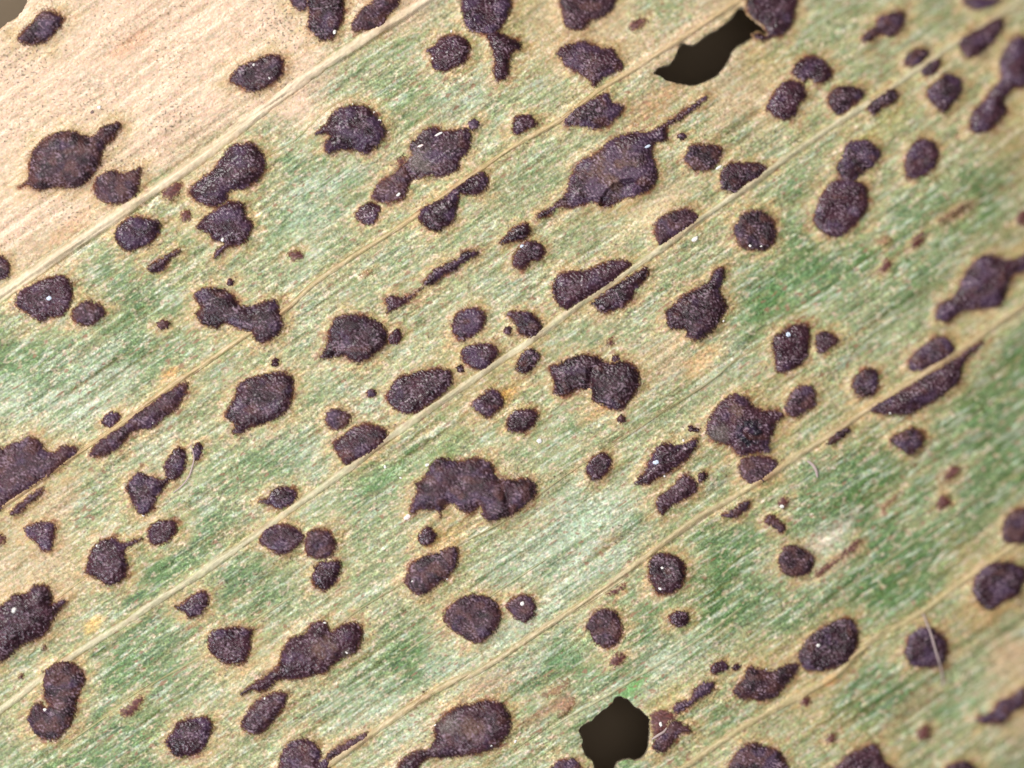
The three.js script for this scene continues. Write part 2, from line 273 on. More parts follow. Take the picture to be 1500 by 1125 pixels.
P([[350, 1100], [400, 1050], [470, 1010], [550, 930], [600, 900], [590, 950], [500, 1010], [430, 1070], [380, 1110]], F);
P([[1070, 560], [1110, 500], [1160, 510], [1140, 550], [1090, 580]], F);
P([[1020, 710], [1060, 660], [1110, 680], [1100, 720], [1040, 740]], F);
P([[720, 720], [800, 650], [830, 640], [790, 690], [740, 740]], FF);
P([[1390, 870], [1410, 790], [1470, 740], [1540, 740], [1540, 920], [1440, 930], [1400, 910]]);
T(0, 3);
P([[-20, 270], [50, 200], [80, 170], [150, 160], [190, 120], [260, 120], [290, 180], [290, 220], [340, 200], [370, 210], [340, 240], [300, 300], [250, 390], [180, 430], [110, 460], [50, 520], [-20, 530]]);
P([[150, 850], [190, 770], [236, 772], [252, 792], [264, 776], [248, 735], [238, 680], [240, 600], [300, 550], [380, 535], [440, 580], [470, 640], [440, 700], [420, 760], [410, 830], [380, 900], [310, 970], [230, 960], [180, 920]], { label: 'dark spot shaped like a bent bean with a pale notch' });
P([[960, 240], [1010, 215], [1050, 180], [1110, 150], [1150, 190], [1130, 250], [1090, 290], [1040, 300], [1010, 270]]);
P([[1140, 420], [1170, 370], [1240, 355], [1320, 350], [1385, 365], [1380, 420], [1375, 480], [1340, 550], [1270, 555], [1200, 530], [1150, 480]]);
P([[650, 830], [690, 790], [740, 745], [780, 720], [775, 780], [740, 820], [690, 840]], F);
P([[910, 980], [950, 920], [980, 870], [1060, 850], [1130, 840], [1170, 880], [1150, 960], [1110, 1030], [1040, 1060], [970, 1060], [930, 1020]]);
D(115, 620, 15, F); D(240, 465, 15, F);
T(2, 3);
P([[785, 30], [800, -30], [850, -60], [920, -50], [980, -10], [990, 60], [970, 130], [900, 170], [840, 165], [800, 110]]);
P([[5, 230], [40, 190], [100, 170], [150, 190], [165, 240], [150, 300], [100, 325], [50, 300], [20, 260]]);
P([[440, 350], [480, 280], [540, 250], [600, 260], [630, 310], [645, 370], [610, 440], [550, 465], [490, 440], [470, 390]]);
P([[570, 550], [600, 500], [650, 500], [660, 530], [610, 570]], F);
P([[900, 300], [930, 270], [1000, 270], [1005, 320], [970, 350], [930, 340]], { small: 1 });
P([[550, 170], [600, 140], [660, 115], [650, 145], [590, 175]], F);
P([[200, 720], [280, 680], [340, 630], [360, 660], [300, 710], [230, 740]], FF);
P([[290, 820], [330, 780], [370, 730], [380, 760], [340, 830], [300, 850]], FF);
P([[1130, 580], [1160, 545], [1210, 545], [1225, 580], [1180, 600], [1140, 605]]);
D(1270, 575, 18);
P([[920, 800], [950, 760], [1010, 750], [1030, 700], [1080, 660], [1140, 650], [1150, 670], [1120, 720], [1060, 750], [1010, 790], [950, 825]]);
P([[812, 1000], [830, 950], [880, 920], [900, 870], [950, 870], [1010, 900], [1030, 930], [960, 940], [920, 990], [880, 1040], [820, 1030]], { label: 'broken dark spot at the edge of the round hole' });
P([[1250, 700], [1310, 640], [1330, 570], [1400, 580], [1470, 590], [1540, 560], [1620, 550], [1610, 600], [1540, 680], [1490, 740], [1410, 760], [1350, 750], [1290, 745]]);
D(1340, 385, 14, FF);
P([[250, 1160], [250, 1125], [290, 1090], [370, 1075], [410, 1110], [420, 1160]]);
T(2, 3);
P([[799, 832], [844, 806], [919, 817], [937, 866], [911, 911], [862, 941], [812, 950], [805, 900]], F);
T(3, 3);
P([[1225, 160], [1250, 70], [1310, 10], [1390, -5], [1480, 10], [1530, 40], [1510, 130], [1480, 190], [1400, 220], [1330, 270], [1270, 230]]);
P([[260, 520], [290, 450], [340, 390], [420, 340], [500, 305], [560, 310], [590, 370], [590, 460], [540, 540], [480, 580], [390, 600], [300, 590]]);
P([[850, 490], [880, 400], [940, 360], [1000, 360], [1060, 400], [1090, 460], [1080, 550], [1020, 580], [950, 580], [880, 560]], { label: 'dark spot with a pale fibre lying over it' });
P([[-120, 1160], [-100, 1080], [-60, 1020], [0, 990], [60, 1000], [120, 1020], [180, 1060], [190, 1160]]);
P([[460, 1160], [470, 1125], [530, 1060], [600, 1030], [690, 1000], [720, 1040], [740, 1090], [790, 1160]]);
P([[270, 750], [300, 730], [340, 760], [310, 790], [280, 780]], F);
P([[410, 970], [450, 940], [480, 960], [450, 1000], [420, 990]], F);
P([[1250, 860], [1330, 830], [1380, 770], [1450, 740], [1520, 690], [1530, 790], [1460, 830], [1400, 890], [1290, 890]]);
P([[920, 940], [960, 900], [1000, 910], [990, 980], [940, 980]], F);
P([[1090, 1160], [1090, 1125], [1160, 1100], [1220, 1110], [1260, 1160]]);
for (const s of SPOTS) {
  s.outline = closedCurve(s.pts); s.box = bounds(s.outline);
  s.size = Math.sqrt((s.box[2] - s.box[0]) * (s.box[3] - s.box[1]));
}
T(2, 0);
const HOLES = [[[810, 400], [850, 365], [910, 345], [940, 290], [970, 230], [1010, 240], [1050, 235], [1085, 205], [1120, 180], [1200, 130], [1260, 70], [1290, 25], [1340, 45], [1380, 80], [1440, 120], [1470, 190], [1430, 215], [1390, 195], [1330, 225], [1260, 270], [1230, 340], [1190, 390], [1160, 420], [1100, 450], [1040, 468], [960, 460], [890, 440], [840, 410]].map(px)];
T(2, 3);
HOLES.push([[400, 915], [440, 880], [480, 862], [500, 835], [520, 820], [570, 785], [595, 750], [610, 730], [650, 735], [690, 760], [715, 790], [740, 800], [775, 835], [800, 850], [798, 900], [795, 960], [780, 1040], [755, 1075], [720, 1092], [690, 1080], [650, 1085], [620, 1100], [605, 1120], [600, 1165], [500, 1165], [485, 1105], [450, 1070], [430, 1035], [420, 1000], [425, 975], [410, 940]].map(px));
const HOLE_CURVES = HOLES.map((h) => closedCurve(h, 2)), HOLE_BOXES = HOLE_CURVES.map(bounds);
const EDGE = [[0, 43], [10, 34], [24, 26], [34, 15], [39, 4], [40, -14], [62, -34], [110, -66], [190, -122], [330, -216], [620, -420], [-900, -900], [-900, 500], [-330, 268], [-180, 165], [-90, 104], [-40, 68]];
function leafDistance(x, y) {                                           // positive on the leaf, negative in its holes and beyond its edge
  let d = 60;
  HOLE_BOXES.forEach((b, k) => { if (x > b[0] - 40 && x < b[2] + 40 && y > b[1] - 40 && y < b[3] + 40) d = Math.min(d, -outlineDistance(HOLE_CURVES[k], x, y)); });
  if (x * 0.69 + y < 140) d = Math.min(d, -outlineDistance(EDGE, x, y));
  return d + (Math.abs(d) < 30 ? noise(x * 0.16, y * 0.16) * 1.5 + noise(x * 0.42 + 9, y * 0.42) * 0.8 : 0);
}

const VEINS = [
  { pts: [[-420, 735], [-200, 580], [0, 433], [60, 391], [150, 331], [230, 276], [300, 226], [400, 151], [450, 112], [520, 66], [600, 15], [700, -52], [1000, -250]], w: [12, 6.6], h: 4.4, c: [242, 220, 190] },
  { pts: [[-400, 1010], [0, 745], [60, 702], [110, 667], [190, 611], [250, 565], [300, 533], [350, 498], [415, 456], [463, 413], [517, 376], [583, 334], [663, 276], [700, 250], [760, 210], [830, 170], [880, 130], [930, 99], [990, 60], [1060, 15], [1100, -12], [1400, -210]], w: [4.4, 4], h: 2.5, c: [206, 176, 130] },
  { pts: [[-340, 1265], [0, 1040], [60, 993], [100, 965], [190, 907], [250, 868], [330, 815], [400, 765], [470, 715], [560, 650], [620, 606], [700, 551], [780, 496], [850, 446], [900, 412], [960, 370], [1040, 311], [1100, 270], [1180, 211], [1250, 165], [1310, 125], [1380, 76], [1440, 36], [1500, -3], [1780, -190]], w: [6.4, 5.6], h: 2.6, c: [214, 204, 172] },
  { pts: [[180, 1330], [480, 1122], [570, 1056], [663, 998], [700, 983], [770, 938], [820, 905], [900, 851], [960, 805], [1030, 755], [1080, 725], [1130, 694], [1180, 660], [1250, 615], [1310, 576], [1380, 532], [1440, 491], [1500, 450], [1790, 250]], w: [5.4, 5.8], h: 3, c: [206, 182, 142] },
  { pts: [[700, 1335], [1000, 1126], [1060, 1086], [1100, 1061], [1167, 1022], [1228, 988], [1255, 962], [1281, 940], [1327, 913], [1356, 896], [1401, 860], [1440, 833], [1500, 795], [1790, 590]], w: [5.8, 5.4], h: 2.6, c: [204, 182, 136] },
];
const MINOR = [
  { pts: [[-100, 1330], [75, 1105], [120, 1073], [200, 1017], [301, 958], [400, 892], [440, 865]].slice(1), w: 2, c: [176, 160, 110] },
  { pts: [[440, 965], [514, 902], [586, 855], [640, 815], [735, 765], [783, 731], [833, 694], [900, 650], [972, 603], [1047, 553], [1073, 531], [1140, 491], [1185, 462]], w: 1.9, c: [150, 134, 92] },
  { pts: [[740, 1110], [807, 1065], [873, 1028], [945, 985], [1020, 940], [1100, 880]], w: 2.2, c: [190, 182, 140] },
  { pts: [[30, 1012], [110, 945], [170, 902], [240, 860]].map(([x, y]) => [x - 24, y - 70]), w: 1.6, c: [185, 160, 110] },
  { pts: [[360, 245], [430, 205], [480, 160], [540, 130]], w: 1.6, c: [165, 150, 100] },
  { pts: [[560, 905], [640, 850], [720, 800], [800, 745]].map(([x, y]) => [x + 20, y + 60]), w: 1.6, c: [170, 168, 120] },
  { pts: [[1110, 560], [1180, 510], [1260, 455], [1330, 402], [1400, 352], [1460, 305]].map(([x, y]) => [x - 10, y - 34]), w: 1.6, c: [160, 160, 108] },
  { pts: [[1230, 870], [1300, 822], [1380, 770], [1450, 722], [1500, 690]], w: 1.7, c: [165, 156, 112] },
];

// ---------------------------------------------------------------- the blade: height and colour
const X0 = -330, Y0 = -450, XW = 2160, YH = 2180, TW = 2048, TH = 2048;
// distance to the nearest spot (for the yellowed margins), and to the nearest vein, on a coarse grid
const Q = 4, QW = XW / Q + 2 | 0, QH = YH / Q + 2 | 0, near = new Float32Array(QW * QH).fill(-99), veinNear = new Float32Array(QW * QH).fill(99);
for (const s of SPOTS) {
  const R = s.faint ? 16 : 44, k = s.faint ? -4 * s.faint : 0;
  for (let j = Math.max(0, Math.floor((s.box[1] - R - Y0) / Q)); j <= Math.min(QH - 1, (s.box[3] + R - Y0) / Q); j++) for (let i = Math.max(0, Math.floor((s.box[0] - R - X0) / Q)); i <= Math.min(QW - 1, (s.box[2] + R - X0) / Q); i++) {
    const d = outlineDistance(s.outline, X0 + i * Q, Y0 + j * Q) * (60 / (30 + Math.min(60, s.size))) + k;
    if (d > near[j * QW + i]) near[j * QW + i] = d;
  }
}
for (const v of VEINS) for (let n = 0; n + 1 < v.pts.length; n++) {
  const [ax, ay] = v.pts[n], [bx, by] = v.pts[n + 1], L = Math.hypot(bx - ax, by - ay);
  for (let t = 0; t <= L; t += 3) {
    const x = ax + (bx - ax) * t / L, y = ay + (by - ay) * t / L, ci = Math.round((x - X0) / Q), cj = Math.round((y - Y0) / Q);
    for (let j = cj - 7; j <= cj + 7; j++) for (let i = ci - 7; i <= ci + 7; i++) if (i >= 0 && j >= 0 && i < QW && j < QH) { const d = Math.hypot(X0 + i * Q - x, Y0 + j * Q - y); if (d < veinNear[j * QW + i]) veinNear[j * QW + i] = d; }
  }
}
function sample(grid, x, y) {
  const gx = clamp((x - X0) / Q, 0, QW - 1.01), gy = clamp((y - Y0) / Q, 0, QH - 1.01), i = gx | 0, j = gy | 0, fx = gx - i, fy = gy - j, n = j * QW + i;
  return (grid[n] * (1 - fx) + grid[n + 1] * fx) * (1 - fy) + (grid[n + QW] * (1 - fx) + grid[n + QW + 1] * fx) * fy;
}
function pits(x, y) {                                                   // the sunken middle of the long spot
  const a = along(x - 906, y - 283) / 32, b = across(x - 906, y - 283) / 15; if (a * a + b * b > 4) return 0;
  return 14 * smooth(1.0, 0.84, Math.hypot(a, b) + 0.12 * noise(x / 8, y / 8)) * smooth(1.3, -0.6, b);
}
const furrow = (u, v) => noise(u / 300 + 3, v / 5.2 + 60) + 0.25 * noise(u / 50, v / 30 + 9);   // fine grooves along the veins
function bladeHeight(x, y) {
  const u = along(x, y), v = across(x, y);
  const right = Math.max(0, x - 720) / 800, top = Math.max(0, 240 - y) / 240, far = Math.max(0, y - 900) / 300;
  return -58 * right * right * (1 + 0.5 * far * right) - 26 * top * top * smooth(420, 900, x)
    + 7 * noise(u / 330 + 3, v / 120 + 8) + 2.6 * noise(u / 110, v / 40 + 4) + 0.9 * noise(u / 46 + 5, v / 15) + 0.45 * noise(u / 60, v / 6.2 + 3) + 0.35 * noise(u / 11, v / 7) + (1 - 0.75 * smooth(-6, 5, sample(near, x, y))) * (-2.2 * smooth(0.28, 0.6, furrow(u, v)) + 0.8 * Math.cos(6.2832 * (v + 5 * noise(u / 260, v / 60 + 70)) / 21) * clamp(0.5 + noise(u / 170 + 90, v / 50)))
    + 4.6 * smooth(-12, 7, sample(near, x, y)) - pits(x, y);
}
// base tints of the leaf on a 75-step grid: tan, beige, pale, olive, green, Green (deep), mint
const TINT = { t: tone(232, 196, 166), b: tone(198, 172, 134), p: tone(158, 161, 118), o: tone(176, 156, 104), g: tone(122, 142, 96), G: tone(84, 118, 60), m: tone(178, 186, 156) };
const MAP = [
  'tttttttttpobbpbbppppp', 'tttttttpppobbbboppppo', 'tttttttpgmppppbbppppo', 'ttttbpgmppppppppppppo',
  'tttpogmgppppobpggpgGp', 'tbgGgppppppppppgGGgpo', 'ppGgopmpppmpppgGgpgop', 'GgmgpppppooppbmpppppG',
  'mmmppppmpogppppopopGg', 'oopmpgmGgppppppogGggG', 'obpogppppopmmggGgGggG', 'bboGggppppmmmgGgmGGog',
  'bbpgggpppppmgGGgGGGop', 'ppGgpopgGmmGgmpoogGpb', 'pogGpppmmpppmogpoGggb', 'pGggopppmpppgppppopop',
];
function gridTint(x, y, out) {
  const gx = clamp(x / 75, 0, 19.999), gy = clamp(y / 75, 0, 14.999), i = Math.floor(gx), j = Math.floor(gy), fx = smooth(0, 1, gx - i), fy = smooth(0, 1, gy - j);
  const a = TINT[MAP[j][i]], b = TINT[MAP[j][i + 1]], c = TINT[MAP[j + 1][i]], d = TINT[MAP[j + 1][i + 1]];
  for (let k = 0; k < 3; k++) out[k] = lerp(lerp(a[k], b[k], fx), lerp(c[k], d[k], fx), fy);
}
const STAINS = [
  [1217, 998, 15, 8, [232, 158, 70], 1], [137, 916, 22, 12, [236, 190, 110], 0.9], [745, 577, 30, 14, [205, 150, 70], 0.8], [252, 546, 20, 9, [214, 152, 74], 0.9], [1030, 528, 42, 22, [224, 178, 120], 0.9],
  [880, 600, 40, 16, [206, 158, 100], 0.8], [655, 790, 40, 22, [186, 148, 88], 0.7], [190, 65, 46, 14, [205, 150, 110], 0.7], [105, 335, 60, 16, [208, 160, 112], 0.6], [975, 1022, 50, 16, [182, 166, 96], 0.6], [1405, 312, 40, 9, [150, 104, 76], 0.7], [1240, 815, 46, 10, [158, 116, 88], 0.7], [800, 1040, 48, 11, [168, 118, 88], 0.7], [830, 1030, 22, 14, [150, 92, 70], 0.7], [1395, 700, 30, 14, [156, 110, 82], 0.6], [720, 1000, 60, 9, [170, 124, 92], 0.6],
  [922, 1010, 34, 12, [92, 156, 64], 1], [1215, 785, 55, 18, [212, 200, 178], 0.8], [890, 795, 30, 12, [170, 128, 80], 0.6], [930, 330, 60, 16, [214, 196, 150], 0.7], [1010, 45, 70, 16, [226, 196, 160], 0.9],
  [940, 92, 40, 12, [232, 206, 168], 0.9], [960, 148, 62, 24, [182, 138, 94], 0.95], [650, 660, 52, 22, [96, 140, 76], 0.7], [700, 1000, 40, 10, [190, 150, 112], 0.6], [1340, 1040, 66, 20, [190, 158, 116], 0.6],
  [1480, 960, 40, 24, [206, 168, 130], 0.7], [1450, 900, 50, 26, [196, 154, 92], 0.6], [1300, 180, 60, 20, [180, 162, 88], 0.6], [720, 1015, 66, 11, [176, 128, 84], 0.5], [850, 950, 60, 16, [92, 142, 88], 0.7],
  [560, 700, 50, 16, [98, 146, 80], 0.7], [1140, 430, 80, 28, [94, 146, 80], 0.5], [160, 480, 50, 16, [112, 150, 98], 0.5], [430, 330, 60, 14, [146, 176, 134], 0.6], [760, 920, 66, 22, [178, 194, 168], 0.7], [850, 770, 70, 22, [172, 190, 160], 0.6],
];
const HALO = tone(194, 158, 108), HALO2 = tone(198, 180, 132), RIM = tone(132, 84, 58), PINK = tone(212, 184, 160), LEAFY = tone(142, 164, 102), SPECK = tone(92, 74, 58), PALE = tone(226, 222, 204), DEEP = tone(92, 120, 66), RUST = tone(186, 126, 94), PALEGREEN = tone(200, 206, 182), DARKGREEN = tone(70, 98, 58), OLIVE = tone(122, 114, 70), TAWNY = tone(186, 160, 116), FLECK = tone(150, 104, 78), STRAW = tone(196, 172, 118);
const enc = new Uint8Array(4097); for (let i = 0; i <= 4096; i++) { const c = i / 4096; enc[i] = Math.round(255 * (c <= 0.0031308 ? c * 12.92 : 1.055 * Math.pow(c, 1 / 2.4) - 0.055)); }
const colorData = new Uint8Array(TW * TH * 4), bumpData = new Uint8Array(TW * TH * 4);
{
  const c = [0, 0, 0], mix = (to, t) => { if (t > 0) { if (t > 1) t = 1; c[0] += (to[0] - c[0]) * t; c[1] += (to[1] - c[1]) * t; c[2] += (to[2] - c[2]) * t; } };
  const stains = STAINS.map(([x, y, rx, ry, col, k]) => [x, y, rx, ry, tone(...col), k]);
  for (let row = 0; row < TH; row++) for (let col = 0; col < TW; col++) {
    const x = X0 + (col + 0.5) / TW * XW, y = Y0 + (row + 0.5) / TH * YH, u = along(x, y), v = across(x, y), at = (row * TW + col) * 4;
    const w1 = noise(u / 90 + 20, v / 34), w2 = noise(u / 34, v / 14 + 31), w3 = noise(u / 15 + 7, v / 8);
    gridTint(x + w1 * 34 * CA + w2 * 12, y - w1 * 34 * SA + w3 * 8, c);
    const dry = clamp((c[0] / (c[1] + 1e-4) - 1.12) * 2.2);                                          // 0 green tissue, 1 dry tan tissue
    // streaks of living tissue between the veinlets, and pale waxy patches
    const streak = noise(u / 120 + 40, v / 9 + 3) * 0.6 + noise(u / 50, v / 5.2 + 17) * 0.5;
    const patch = w2 * 0.6 + w3 * 0.5;
    const green = clamp((c[1] / (c[0] + 1e-4) - 0.92) * 1.7), wet = 1 - dry;
    mix(DEEP, wet * (0.5 + 0.4 * green) * smooth(0.02, 0.4, noise(u / 95 + 40, v / 7.5 + 3) * 0.7 + noise(u / 36, v / 4.4 + 17) * 0.6 + patch * 0.25));
    mix(PALEGREEN, wet * 0.62 * smooth(0.08, 0.5, noise(u / 70 + 140, v / 9 + 33) * 0.7 + noise(u / 26 + 9, v / 5.4 + 77) * 0.6));
    mix(DARKGREEN, wet * (0.36 + 0.42 * green) * smooth(0.2, 0.56, noise(u / 140 + 7, v / 3.2 + 100) + 0.35 * w1));
    mix(OLIVE, wet * 0.6 * smooth(0.34, 0.62, furrow(u, v)));
    mix(TAWNY, wet * 0.32 * smooth(0.26, 0.66, noise(u / 64 + 500, v / 17 + 12) + 0.35 * w3));
    mix(RUST, dry * clamp(noise(u / 60 + 12, v / 16 + 9) * 0.4 - 0.16));
    // yellowed margins of the spots and of the veins
    const lx = 15 * CA, ly = -15 * SA, d = -sample(near, x + w3 * 2.5, y + w2 * 3), hd = Math.min(d, 7 - sample(near, x + lx, y + ly), 7 - sample(near, x - lx, y - ly)) + w2 * 12 + w3 * 7, rim = clamp(0.36 + 1.15 * noise(x / 26 + 15, y / 22));
    if (d < 40) { mix(HALO2, clamp(0.36 + 0.5 * w1 + 0.3 * w3) * smooth(32, 6, hd + w1 * 12)); mix(HALO, 0.6 * smooth(13, 0, hd + noise(u / 5, v / 4) * 4)); mix(RIM, rim * smooth(5.4, 0, d + w3 * 2.4 + noise(x / 3, y / 3) * 2)); }
    const vd = sample(veinNear, x, y); if (vd < 26) mix(STRAW, (1 - dry) * 0.5 * smooth(17, 3, vd + w3 * 7 + noise(u / 30, v / 3) * 3));
    // the grain of the epidermis
    const amp = 1 + 0.45 * noise(x / 60 + 33, y / 48) + 0.2 * w3, q1 = noise(u / 5.4, v / 3.3 + 5), q2 = noise(x / 2.3 + 50, y / 2.2), q3 = noise(u / 14 + 70, v / 4.6), q4 = noise(u / 17 + 110, v / 9), g = q1 * 0.5 + q2 * 0.48 + q3 * 0.4;
    mix(PINK, 0.5 * smooth(0.12, 0.8, noise(u / 13 + 210, v / 9) + 0.5 * q1));
    mix(LEAFY, (1 - dry) * 0.5 * smooth(0.1, 0.8, noise(u / 12 + 410, v / 7) + 0.4 * q2));
    for (const s of stains) {
      const dx = x - s[0], dy = y - s[1]; if (Math.abs(dx) > s[2] * 2 || Math.abs(dy) > s[2] * 2) continue;
      const a = along(dx, dy) / s[2], b = across(dx, dy) / s[3], r = Math.sqrt(a * a + b * b) + w3 * 0.35 + w2 * 0.2;
      mix(s[4], s[5] * smooth(1.25, 0.35, r) * (0.75 + 0.35 * w3));
    }
    const k = Math.exp(g * amp * (0.95 - 0.62 * dry) + q4 * 0.12 + noise(u / 70, v / 26 + 80) * 0.1);
    c[0] *= k; c[1] *= k; c[2] *= Math.pow(k, 1.12);
    const h1 = noise(x / 6 + 200, y / 5.5), h2 = noise(x / 4 + 90, y / 4 + 150);
    const hk = 1 - 0.5 * dry; c[0] *= 1 + h1 * 0.15 * hk; c[2] *= 1 + h2 * 0.2 * hk; c[1] *= 1 - h1 * 0.05 * hk;
    mix(FLECK, wet * 0.75 * smooth(0.54, 0.76, noise(u / 13 + 800, v / 5.5) + 0.3 * noise(x / 80 + 5, y / 80)));
    mix(SPECK, wet * 0.8 * smooth(0.66, 0.78, noise(x / 4.5 + 900, y / 4) + 0.25 * w1));
    mix(PALE, smooth(0.46, 1, g + 0.25 * noise(x / 28, y / 28)) * (0.75 - 0.25 * dry));
    if (dry > 0.35) mix(SPECK, dry * 0.95 * smooth(0.42, 0.55, noise(x / 4.3 + 300, y / 3.6) + 0.34 * noise(x / 90 + 3, y / 70) - 0.14));
    for (let q = 0; q < 3; q++) colorData[at + q] = enc[clamp(c[q], 0.004, 0.95) * 4096 | 0];
    colorData[at + 3] = 255;
    bumpData[at] = bumpData[at + 1] = bumpData[at + 2] = clamp(0.5 + q1 * 0.2 + q2 * 0.16 + q3 * 0.14 + streak * 0.06) * 255; bumpData[at + 3] = 255;
  }
}
function texture(data, w, h, srgb) {
  const t = new THREE.DataTexture(data, w, h, THREE.RGBAFormat);
  t.magFilter = t.minFilter = THREE.LinearFilter; t.wrapS = t.wrapT = THREE.ClampToEdgeWrapping; if (srgb) t.colorSpace = THREE.SRGBColorSpace; t.needsUpdate = true; return t;
}
const bladeMaterial = new THREE.MeshPhysicalMaterial({ name: 'leaf tissue', map: texture(colorData, TW, TH, true), bumpMap: texture(bumpData, TW, TH, false), bumpScale: 0.000014, roughness: 0.44, specularIntensity: 0.8 });
const cutMaterial = new THREE.MeshStandardMaterial({ name: 'torn leaf edge', color: new THREE.Color().setRGB(...tone(206, 190, 158)), roughness: 0.8 });

const leaf = new THREE.Group(); leaf.name = 'leaf';
thing(leaf, 'mottled green and tan leaf with straw veins, dark fungal spots and two holes', 'leaf');
scene.add(leaf);
{
  const step = 3, nx = Math.floor(XW / step), ny = Math.floor(YH / step), value = new Float32Array((nx + 1) * (ny + 1)), rim = [];
  for (let j = 0; j <= ny; j++) for (let i = 0; i <= nx; i++) value[j * (nx + 1) + i] = leafDistance(X0 + i * step, Y0 + j * step);
  const { V, I } = cutSheet(X0, Y0, nx, ny, step, value, rim), pos = [], uv = [];
  const edgeDip = (x, y) => { const d = leafDistance(x, y); return d < 9 ? -1.5 * (1 - Math.max(0, d) / 9) ** 2 : 0; };
  for (let k = 0; k < V.length; k += 2) { const p = W(V[k], V[k + 1], bladeHeight(V[k], V[k + 1]) + edgeDip(V[k], V[k + 1])); pos.push(p[0], p[1], p[2]); uv.push((V[k] - X0) / XW, (V[k + 1] - Y0) / YH); }
  mesh('blade', geometry(pos, I, null, uv), bladeMaterial, leaf);
  // torn edges of the holes and the underside: the blade is about a sixth of a millimetre thick
  const sp = [], si = [], THICK = 17;
  for (const [a, b] of rim) {
    const n = sp.length / 3;
    for (const k of [a, b]) { const x = V[2 * k], y = V[2 * k + 1], h = bladeHeight(x, y) + edgeDip(x, y); sp.push(...W(x, y, h), ...W(x + noise(x / 5, y / 5) * 1.5, y + noise(x / 5 + 9, y / 5) * 1.5, h - THICK)); }
    si.push(n, n + 1, n + 2, n + 2, n + 1, n + 3);
  }
  mesh('torn_edge', geometry(sp, si), cutMaterial, leaf);
  const s2 = 9, mx = Math.floor(XW / s2), my = Math.floor(YH / s2), v2 = new Float32Array((mx + 1) * (my + 1));
  for (let j = 0; j <= my; j++) for (let i = 0; i <= mx; i++) v2[j * (mx + 1) + i] = leafDistance(X0 + i * s2, Y0 + j * s2);
  const under = cutSheet(X0, Y0, mx, my, s2, v2), up = [];
  for (let k = 0; k < under.V.length; k += 2) up.push(...W(under.V[k], under.V[k + 1], bladeHeight(under.V[k], under.V[k + 1]) - THICK));
  const ui = []; for (let k = 0; k < under.I.length; k += 3) ui.push(under.I[k], under.I[k + 2], under.I[k + 1]);
  mesh('underside', geometry(up, ui), cutMaterial, leaf);
}

// ---------------------------------------------------------------- veins: raised fibrous ridges
const veinMaterial = new THREE.MeshPhysicalMaterial({ name: 'vein', vertexColors: true, roughness: 0.5, specularIntensity: 0.7 });
function ridge(name, pts, w0, w1, h, color, cells) {
  const line = new THREE.CatmullRomCurve3(pts.map(([x, y]) => new THREE.Vector3(x, y, 0)), false, 'centripetal'), L = line.getLength(), n = Math.round(L / 2.4);
  line.arcLengthDivisions = Math.round(L / 4); line.updateArcLengths();
  const P3 = line.getSpacedPoints(n), pos = [], col = [], idx = [], base = tone(...color), red = tone(150, 96, 70);
  let run = 0; const rows = [];
  for (let k = 0; k <= n; k++) {
    const p = P3[k], q = P3[Math.min(n, k + 1)], o = P3[Math.max(0, k - 1)], dx = q.x - o.x, dy = q.y - o.y, l = Math.hypot(dx, dy) || 1, s = k * 2.4, seed = pts[0][0];
    const mx = p.x + noise(s / 130, seed) * 1.6, my = p.y + noise(s / 130, seed + 50) * 1.6;
    const w = lerp(w0, w1, k / n) * (1 + 0.3 * noise(s / 75, seed + 5) + 0.16 * noise(s / 14, seed + 8)), end = smooth(0, 14, k) * smooth(0, 14, n - k);
    if (leafDistance(mx, my) < 3) { run = 0; continue; }
    const touch = clamp(sample(near, mx, my) / 5 + 0.6);                                                // darker brown where a spot touches the vein
    for (let c = 0; c <= cells; c++) {
      const t = c / cells * 2.5 - 1.25, x = mx - dy / l * w * t, y = my + dx / l * w * t;
      const prof = t * t < 1 ? Math.pow(1 - t * t, 1.25) : -(Math.abs(t) - 1) * 1.0, f = noise(s / 26, t * 3.1 + seed), f2 = noise(s / 6, t * 2.4 + seed + 70);
      pos.push(...W(x, y, bladeHeight(x, y) + (prof * (1 + 0.16 * f + 0.08 * f2) * h + (t * t < 1 ? 0.2 : -0.4)) * lerp(0.25, 1, end) - (1 - end)));
      const b = Math.exp(f * 0.22 + f2 * 0.2 + noise(s / 3, t * 2 + seed) * 0.14 + noise(s / 120, seed + 3) * 0.15), m = 0.6 * touch + 0.14 * smooth(0.2, 0.9, noise(s / 70 + 9, seed + 40));
      const e = smooth(0.25, 1, Math.abs(t) + 0.25 * f), tx = clamp(Math.round((x - X0) / XW * TW), 0, TW - 1), ty = clamp(Math.round((y - Y0) / YH * TH), 0, TH - 1);
      col.push(...[0, 1, 2].map((q) => lerp(lerp(base[q], red[q], m) * b, lin(colorData[(ty * TW + tx) * 4 + q]), Math.max(e, clamp(0.4 + 0.25 * noise(s / 60 + 20, seed + 90), 0.15, 0.7)))));
    }
    rows.push(run++); const r = rows.length - 1;
    if (run > 1) for (let c = 0; c < cells; c++) { const a = (r - 1) * (cells + 1) + c, e = a + cells + 1; idx.push(a, e, a + 1, a + 1, e, e + 1); }
  }
  return mesh(name, geometry(pos, idx, col), veinMaterial, leaf);
}
for (const v of VEINS) ridge('vein', v.pts, v.w[0], v.w[1], v.h, v.c, 14);
leaf.children.find((o) => o.name === 'vein').userData.label = 'broadest cream vein, dividing the tan tissue from the green';
for (const v of MINOR) ridge('veinlet', v.pts, v.w, v.w, v.w * 0.32, v.c, 8);

